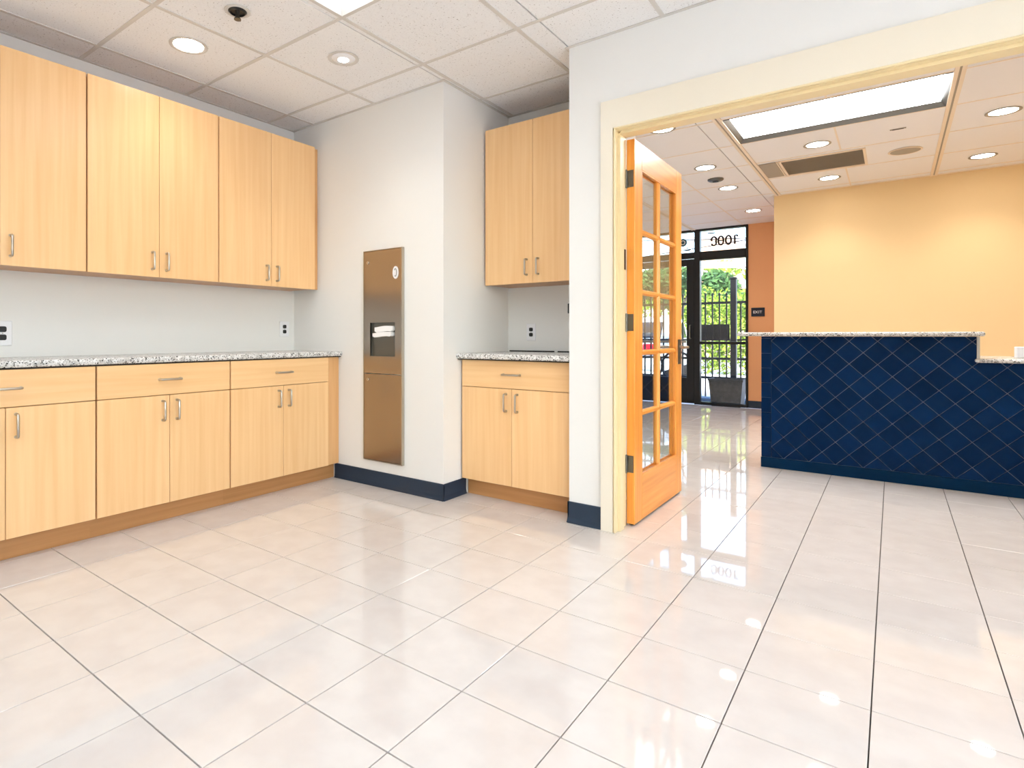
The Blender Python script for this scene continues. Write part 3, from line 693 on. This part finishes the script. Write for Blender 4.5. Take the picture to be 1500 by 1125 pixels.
# exit sign on the orange wall
t = thing('exit_sign', 'small navy plate with raised white letters on the orange wall', 'sign', (-1.515, YF, 1.378))
obj('plate', B((-.085, -.012, -.062, .085, -.0005, .062), bev=.002), M['signblue'], t)
for ch, dx in (('E', -.0485), ('X', -.017), ('I', .012), ('T', .037)):
    cu = bpy.data.curves.new('letter', 'FONT'); cu.body = ch; cu.size = .052; cu.extrude = .001; cu.align_x = 'CENTER'; cu.align_y = 'CENTER'; cu.offset = .001
    lo = bpy.data.objects.new('letter_curve', cu); COL.objects.link(lo)
    me = bpy.data.meshes.new_from_object(lo.evaluated_get(bpy.context.evaluated_depsgraph_get())); bpy.data.objects.remove(lo)
    me.materials.clear(); me.materials.append(M['signtext']); o = bpy.data.objects.new('letter', me); COL.objects.link(o); o.parent = t; o.location = (dx, -.0132, -.002); o.rotation_euler = (PI/2, 0, 0)

# ------------------------------------------------------------------ storefront
def frame_bars(parent, bars_, m=M['blackmetal'], y0=YF-.02, y1=YF+.08):
    for nm, x0, za, x1, zb_ in bars_: obj(nm, B((x0, y0, za, x1, y1, zb_), bev=.003), m, parent)
w1 = bpy.data.objects.new('window_1', None); COL.objects.link(w1); w1['kind'] = 'structure'
MX0, MX1 = -2.425, -2.29     # main mullion between the door and the sidelight
DX0 = -3.42
frame_bars(w1, [('frame_post', -1.672, .001, -1.641, 2.70), ('mullion', MX0+.055, .001, MX1, 2.70), ('mullion', DX0-.10, .001, DX0-.02, 2.70), ('frame_post', RXL+.001, .001, RXL+.05, 2.70),
    ('head_bar', RXL+.05, 2.615, DX0-.10, 2.70), ('head_bar', DX0-.02, 2.615, MX0+.055, 2.70), ('head_bar', MX1, 2.615, -1.672, 2.70),
    ('transom_bar', MX1, 2.175, -1.672, 2.305), ('transom_bar', DX0-.02, 2.215, MX0+.055, 2.305), ('transom_bar', RXL+.05, 2.175, DX0-.10, 2.305),
    ('mid_bar', MX1, .913, -1.672, .952), ('mid_bar', RXL+.05, .913, DX0-.10, .952), ('sill_bar', MX1, .001, -1.672, .045), ('sill_bar', RXL+.05, .001, DX0-.10, .045)])
for x0, x1 in ((RXL+.05, DX0-.10), (MX1, -1.672)):
    for za, zb_ in ((.045, .913), (.952, 2.175), (2.305, 2.615)): obj('glass_pane', B((x0, YF+.025, za, x1, YF+.031, zb_)), M['glass'], w1)
obj('glass_pane', B((DX0-.02, YF+.025, 2.305, MX0+.055, YF+.031, 2.615)), M['glass'], w1)
# entrance door
d2 = bpy.data.objects.new('door_2', None); COL.objects.link(d2); d2['kind'] = 'structure'; d2['label'] = 'black framed glass entrance door seen past the open wooden door'
dd = dict(y0=YF, y1=YF+.045)
frame_bars(d2, [('stile', MX0-.06, .012, MX0+.05, 2.205), ('stile', DX0-.015, .012, DX0+.095, 2.205), ('top_rail', DX0+.095, 2.105, MX0-.06, 2.205), ('kick_rail', DX0+.095, .012, MX0-.06, .40)], **dd)
frame_bars(d2, [('push_bar', DX0+.095, .93, MX0-.06, .965)], m=M['steel'], y0=YF-.03, y1=YF-.012)
obj('glass_pane', B((DX0+.095, YF+.02, .40, MX0-.06, YF+.026, 2.105)), M['glass'], d2)
bm = bmesh.new(); tube(bm, [(MX0-.002, YF-.001, 1.0), (MX0-.002, YF-.045, 1.0), (MX0-.002, YF-.045, 1.2), (MX0-.002, YF-.001, 1.2)], .009, 8); obj('pull_handle', bm, M['darksteel'], d2, True)
bm = bmesh.new(); box(bm, DX0+.3, YF-.07, 2.12, DX0+.62, YF-.001, 2.19, bev=.006); obj('door_closer', bm, M['darksteel'], d2)
# the number on the transom glass (read backwards from inside)
t = thing('number_decal', 'black street number on the transom glass, seen backwards from inside', 'decal', (-1.985, YF+.022, 2.45))
def stroke(pts, w, closed=False, m=None):
    bm = bmesh.new(); k = len(pts); L_, R_ = [], []
    for i in range(k):
        if closed: a, c = Vector(pts[i-1]), Vector(pts[(i+1) % k])
        else: a, c = Vector(pts[max(i-1, 0)]), Vector(pts[min(i+1, k-1)])
        d = (c-a).normalized(); nn = Vector((-d.y, d.x))*w/2; p = Vector(pts[i])
        L_.append(p+nn); R_.append(p-nn)
    for y in (-.001, .001): pass
    for i in range(k if closed else k-1):
        j = (i+1) % k; q = [L_[i], L_[j], R_[j], R_[i]]
        f = [bm.verts.new((v.x, -.001, v.y)) for v in q]; g = [bm.verts.new((v.x, .001, v.y)) for v in q]
        bm.faces.new(f); bm.faces.new(list(reversed(g)))
        for a in range(4): b2 = (a+1) % 4; bm.faces.new((f[a], g[a], g[b2], f[b2]))
    bmesh.ops.remove_doubles(bm, verts=bm.verts, dist=1e-5)
    return bm
def ell(cx, cz, a, b_, k=24, s=0, e=2*PI): return [(cx+a*math.cos(s+(e-s)*i/k), cz+b_*math.sin(s+(e-s)*i/k)) for i in range(k)]
hh = .064; sw = .026
digits = [(-.118, '6'), (-.022, '8'), (.080, '0'), (.165, '1')]
for x, g in digits:
    if g == '0': bm = stroke(ell(x, 0, .036, hh), sw, True)
    elif g == '8': bm = stroke(ell(x, 0, .036, hh), sw, True); b2 = stroke([(x-.034, 0), (x+.034, 0)], .018); me_ = bpy.data.meshes.new('bar'); b2.to_mesh(me_); b2.free(); bm.from_mesh(me_)
    elif g == '1': bm = stroke([(x, -hh-.004), (x, hh-.004), (x+.02, hh-.002), (x+.045, hh-.022)], sw)
    else:
        up = [(x-.02, .004), (x-.036, .02)] + [(x+.034*math.cos(a), .026+.038*math.sin(a)) for a in [PI-.1-k*PI/10*1.0 for k in range(11)]] + [(x+.026, .0)]
        lo_ = [(x+.033*math.cos(a), -.026+.038*math.sin(a)) for a in [.75-k*(PI+.55)/12 for k in range(13)]]
        bm = stroke(up+lo_, sw)
    obj('digit', bm, M['decal'], t)
t = thing('hours_decal', 'short dark strip sticker at the top of the numbered transom glass', 'decal', (-2.14, YF+.022, 2.575)); obj('strip', B((-.055, -.001, -.009, .055, .001, .009)), M['decal'], t)
t = thing('round_decal', 'dark teal round emblem on the transom glass over the entrance door', 'decal', (-2.545, YF+.022, 2.47))
bm = bmesh.new(); prism(bm, ell(0, 0, .062, .062, 28), -.001, .001, 'XZ'); obj('disc', bm, M['tealdecal'], t)
bm = stroke(ell(0, 0, .03, .03, 20), .012, True); bmesh.ops.translate(bm, verts=bm.verts, vec=(0, -.0015, 0)); obj('ring', bm, M['concrete'], t)
for dx, dz, w_ in ((.07, -.085, .02), (.06, -.125, .028), (.10, -.12, .015)): obj('lettering', B((dx-w_, -.001, dz-.008, dx+w_, .001, dz+.008)), M['decal'], t)

# ------------------------------------------------------------------ outdoors
struct('ground', B((-40, -40, -.14, 30, 70, -.031)), M['concrete'])
struct('kerb', B((-9, 10.0, -.03, 3, 10.32, .03)), M['bluecurb'])
# building roof, its unseen overhang sized to shade the added side window
struct('shading_roof', B((-12, -3.2, ZT+.101, 4.3, YF+.5, ZT+.3)), M['smoothtile'])
# planter box
t = thing('planter_box', 'tapered charcoal planter box standing outside against the sidelight glass', 'planter', (-1.985, 9.66, -.03))
bm = bmesh.new(); vs = [(-.20, -.14, 0), (.20, -.14, 0), (.20, .14, 0), (-.20, .14, 0), (-.235, -.165, .385), (.235, -.165, .385), (.235, .165, .385), (-.235, .165, .385)]
vv = [bm.verts.new(v) for v in vs]
for f in ((0, 1, 2, 3), (4, 5, 6, 7), (0, 1, 5, 4), (1, 2, 6, 5), (2, 3, 7, 6), (3, 0, 4, 7)): bm.faces.new([vv[i] for i in f])
obj('tub', bm, M['planter'], t); obj('lip', B((-.245, -.175, .385, .245, -.15, .415), (-.245, .15, .385, .245, .175, .415), (-.245, -.15, .385, -.22, .15, .415), (.22, -.15, .385, .245, .15, .415)), M['planter'], t)
obj('soil', B((-.22, -.15, .38, .22, .15, .395)), M['bark'], t)
# iron fence and gate
YG = 10.8
def fence(x0, x1, label, group, n_, tops, panel=True, arch=False):
    t = thing('iron_fence', label, 'fence', (x0, YG, -.03), 0, group); off_ = (x0, YG, -.03)
    for z in (1.605, .645, .315): obj('rail', B((x0, YG-.02, z-.02, x1, YG+.02, z+.02)), M['iron'], t, off=off_)
    if panel: obj('solid_panel', B((x0+.01, YG+.012, .985, x1-.01, YG+.018, 1.235)), M['iron'], t, off=off_)
    obj('rail', B((x0, YG-.02, .955, x1, YG+.02, .985)), M['iron'], t, off=off_)
    first = None
    for k in range(n_):
        x = x0+(k+.5)*(x1-x0)/n_
        bm = bmesh.new(); zt_ = tops
        prism(bm, [(-.011, -.03), (.011, -.03), (.011, zt_-.06), (.02, zt_-.045), (0, zt_), (-.02, zt_-.045), (-.011, zt_-.06)], -.011, .011, 'XZ')
        if first is None: first = obj('picket', bm, M['iron'], t); first.location = (x-x0, 0, .03)
        else: bm.free(); c = first.copy(); COL.objects.link(c); c.location = (x-x0, 0, .03)
    if arch:
        bm = bmesh.new(); tube(bm, [(x1-.05-.62*math.cos(a), YG, 1.55+.42*math.sin(a)) for a in [PI/2*k/8 for k in range(9)]], .014, 6); obj('arch_bar', bm, M['iron'], t, off=off_)
        bm = bmesh.new(); tube(bm, [(x1-.05-.50*math.cos(a), YG, 1.55+.32*math.sin(a)) for a in [PI/2*k/8 for k in range(9)]], .014, 6); obj('arch_bar', bm, M['iron'], t, off=off_)
    return t
fence(-2.74, -2.18, 'black iron fence panel outside the sidelight glass, behind the planter', 'iron fence panels', 5, 1.79)
fence(-2.07, -.9, 'black iron gate panel with curved bars past the square post', 'iron fence panels', 11, 1.62, False, True)
t = thing('fence_post', 'thick square black post outside between two iron fence panels', 'post', (-2.125, YG, -.03))
obj('shaft', B((-.045, -.045, 0, .045, .045, 2.03), bev=.004), M['iron'], t); obj('cap', B((-.055, -.055, 2.03, .055, .055, 2.06), bev=.008), M['iron'], t)
t = fence(-3.9, -2.78, 'black iron gate panel seen through the entrance door, with round scrolls', 'iron fence panels', 10, 1.79, False)
for cx_ in (-3.56, -3.05):
    bm = bmesh.new(); tube(bm, [(cx_+3.9+.26*math.cos(a), -.015, .5+.26*math.sin(a)+.03) for a in [2*PI*k/20 for k in range(20)]], .02, 6, True); obj('scroll', bm, M['iron'], t)

def leaves(n_, size, blobs):
    """cloud of leaf quads filling ellipsoids (cx,cy,cz,rx,ry,rz)"""
    vs, fs = [], []
    for k in range(n_):
        b_ = blobs[k % len(blobs)]
        while True:
            p = Vector((random.uniform(-1, 1), random.uniform(-1, 1), random.uniform(-1, 1)))
            if .25 < p.length < 1: break
        c = Vector((b_[0]+p.x*b_[3], b_[1]+p.y*b_[4], b_[2]+p.z*b_[5]))
        a = Vector((random.gauss(0, 1), random.gauss(0, 1), random.gauss(0, 1))).normalized(); d = a.orthogonal().normalized(); s = size*random.uniform(.6, 1.3)
        i = len(vs); vs += [c-a*s, c+d*s*.45, c+a*s, c-d*s*.45]; fs.append((i, i+1, i+2, i+3))
    me = bpy.data.meshes.new('foliage'); me.from_pydata([tuple(v) for v in vs], [], fs); return me
def tree(label, loc, n_, size, blobs, m, trunk_h, trunk_r, cat='tree', name='tree', group=None):
    t = thing(name, label, cat, loc, 0, group)
    me = leaves(n_, size, blobs); me.materials.append(m); o = bpy.data.objects.new('foliage', me); COL.objects.link(o); o.parent = t; o['kind'] = 'stuff'
    bm = bmesh.new(); tube(bm, [(0, 0, 0), (.03, 0, trunk_h*.4), (-.02, .02, trunk_h*.75), (.04, 0, trunk_h)], [trunk_r, trunk_r*.85, trunk_r*.7, trunk_r*.4], 10)
    for k in range(4):
        a = k*1.6; tube(bm, [(0, 0, trunk_h*.7), (.4*math.cos(a)*trunk_h*.3, .4*math.sin(a)*trunk_h*.3, trunk_h*1.05)], [trunk_r*.4, trunk_r*.15], 6)
    obj('trunk', bm, M['bark'], t, True); return t
def hedge(label, x0, x1, y, h, m, n_):
    bl = [(x, 0, h*.5, .55, .5, h*.52*random.uniform(.9, 1.08)) for x in [(k+.5)*(x1-x0)/6-(x1-x0)/2 for k in range(6)]]
    return tree(label, ((x0+x1)/2, y, -.03), n_, .06, bl, m, h*.7, .04, 'hedge', 'hedge', 'hedges beyond the fence')
hedge('bright yellow-green hedge beyond the iron fence, right of the entrance mullion', -4.9, -2.0, 17.4, 2.35, M['leafgreen'], 9000)
hedge('yellow-green hedge beyond the iron gate, seen through the glazed wooden door', -8.6, -5.6, 17.6, 2.3, M['leafgreen'], 5000)
tree('dark green tree rising above the hedge behind the square post', (-4.7, 21, -.03), 6500, .11, [(0, 0, 2.5, .8, .9, .75), (-.8, 0, 2.3, .7, .9, .6), (.7, .2, 2.1, .6, .9, .5)], M['leafdark'], 2.0, .16, group='trees beyond the fence')
tree('tall loose green tree seen over the entrance door\'s glass', (-7.2, 23, -.03), 6500, .12, [(0, 0, 3.0, 1.1, 1.1, .7), (-1.0, 0, 2.6, .8, 1.0, .6), (1.0, 0, 2.5, .9, 1.0, .6)], M['leafdark'], 2.4, .2, group='trees beyond the fence')
tree('sparse pale tree whose branches cross the peach building', (-5.3, 25, -.03), 700, .10, [(0, 0, 3.7, .7, .8, .35), (1.2, 0, 3.5, .5, .8, .4)], M['leafgreen'], 3.0, .06, group='trees beyond the fence')
tree('slim grey-trunked tree just beyond the gate, behind the wooden door\'s glass', (-3.35, 11.9, -.03), 1500, .06, [(0, 0, 2.2, .4, .5, .35), (-.5, 0, 2.1, .3, .4, .3)], M['leafdark'], 1.9, .09, group='trees beyond the fence')
# buildings beyond
def building(label, x0, x1, y, h, m, win):
    t = thing('building', label, 'building', ((x0+x1)/2, y, -.03), 0, 'buildings across the street'); w_ = (x1-x0)/2
    obj('walls', B((-w_, 0, 0, w_, 4, h)), m, t); obj('roof', B((-w_-.2, -.25, h, w_+.2, 4.2, h+.18), bev=.02), M['concrete'], t)
    for wx, wz in win:
        f = obj('window', B((wx-.5, -.05, wz-.6, wx+.5, .0, wz+.6)), M['white'], t); obj('pane', B((wx-.42, -.06, wz-.52, wx-.03, -.05, wz+.52), (wx+.03, -.06, wz-.52, wx+.42, -.05, wz+.52)), M['carglass'], f)
    return t
building('peach stucco building across the street behind the trees', -8.4, -6.7, 33, 6.2, M['peach'], [(-.1, 1.6)])
building('pale grey low building across the street beyond the parked car', -17, -11.5, 34, 3.4, M['concrete'], [(-1.6, 1.6), (0, 1.6), (1.6, 1.6)])
# overhead white beam
t = thing('canopy_beam', 'white sloping beam above the hedge seen through the sidelight glass', 'beam', (-3.2, 13, 2.45))
bm = bmesh.new(); prism(bm, [(-2.2, .16), (2.6, -.12), (2.6, -.02), (-2.2, .27)], -.06, .06, 'XZ'); obj('fascia', bm, M['white'], t)
bm = bmesh.new(); prism(bm, [(-2.2, .145), (2.6, -.135), (2.6, -.12), (-2.2, .16)], -.08, .08, 'XZ'); obj('drip_edge', bm, M['gridwhite'], t)
for x in (-2.0, 2.45): obj('post', B((x-.05, -.05, -2.48, x+.05, .05, -.02)), M['gridwhite'], t)
t = thing('overhead_cables', 'thin cables that cross the sky in the transom, carried by an added unseen pole', 'pole', (3.5, 17, -.031))  # only the cables show; the unseen pole is added to carry them
bm = bmesh.new(); tube(bm, [(0, 0, 0), (0, 0, 6.4)], [.13, .1], 12); obj('pole', bm, M['bark'], t, True)
obj('crossarm', B((-.06, -.8, 6.1, .06, .8, 6.22), bev=.01), M['bark'], t)
for k, (za, zb_) in enumerate(((3.0, 4.3), (4.8, 3.4), (3.9, 5.3))):
    bm = bmesh.new(); tube(bm, [(-17.5+17.5*i/16, (k-1)*.4, za+(zb_-za)*i/16-.3*(1-((i-8)/8)**2)) for i in range(17)], .014, 5); obj('cable', bm, M['iron'], t, True)
# parked car behind the gate
t = thing('parked_car', 'white car with red tail lamps parked beyond the iron gate', 'car', (-4.75, 14.2, -.03), math.radians(97))
prof = [(-1.95, .32), (-2.0, .55), (-1.9, .92), (-1.55, .98), (-1.1, 1.40), (-.6, 1.5), (.35, 1.48), (1.0, 1.02), (1.85, .85), (2.05, .6), (2.0, .32)]
bm = bmesh.new(); prism(bm, prof, -.82, .82, 'XZ'); bmesh.ops.bevel(bm, geom=[e for e in bm.edges if abs((e.verts[0].co-e.verts[1].co).y) < .01], offset=.09, segments=2, profile=.5, affect='EDGES'); obj('body', bm, M['carbody'], t, True)
for s in (-1, 1):
    bm = bmesh.new(); prism(bm, [(-1.0, 1.02), (-.8, 1.36), (.28, 1.38), (.78, 1.02)], s*.822, s*.826, 'XZ'); obj('side_window', bm, M['carglass'], t)
    for x in (-1.25, 1.3):
        bm = bmesh.new(); tube(bm, [(x, s*.70, .32), (x, s*.835, .32)], .32, 20); wh = obj('wheel', bm, M['rubber'], t, True)
        bm = bmesh.new(); tube(bm, [(x, s*.835, .32), (x, s*.842, .32)], .19, 16); obj('hub', bm, M['steel'], wh, True)
    obj('tail_lamp', B((-2.02, s*.52-.17, .68, -1.9, s*.52+.17, .90), bev=.02), M['red'], t)
bm = bmesh.new(); prism(bm, [(-1.5, 1.03), (-1.515, 1.025), (-1.14, 1.375), (-1.125, 1.37)], -.62, .62, 'XZ'); obj('rear_window', bm, M['carglass'], t)
obj('licence_plate', B((-2.015, -.16, .52, -1.99, .16, .62)), M['white'], t); obj('bumper', B((-2.06, -.8, .34, -1.9, .8, .5), bev=.03), M['carbody'], t)
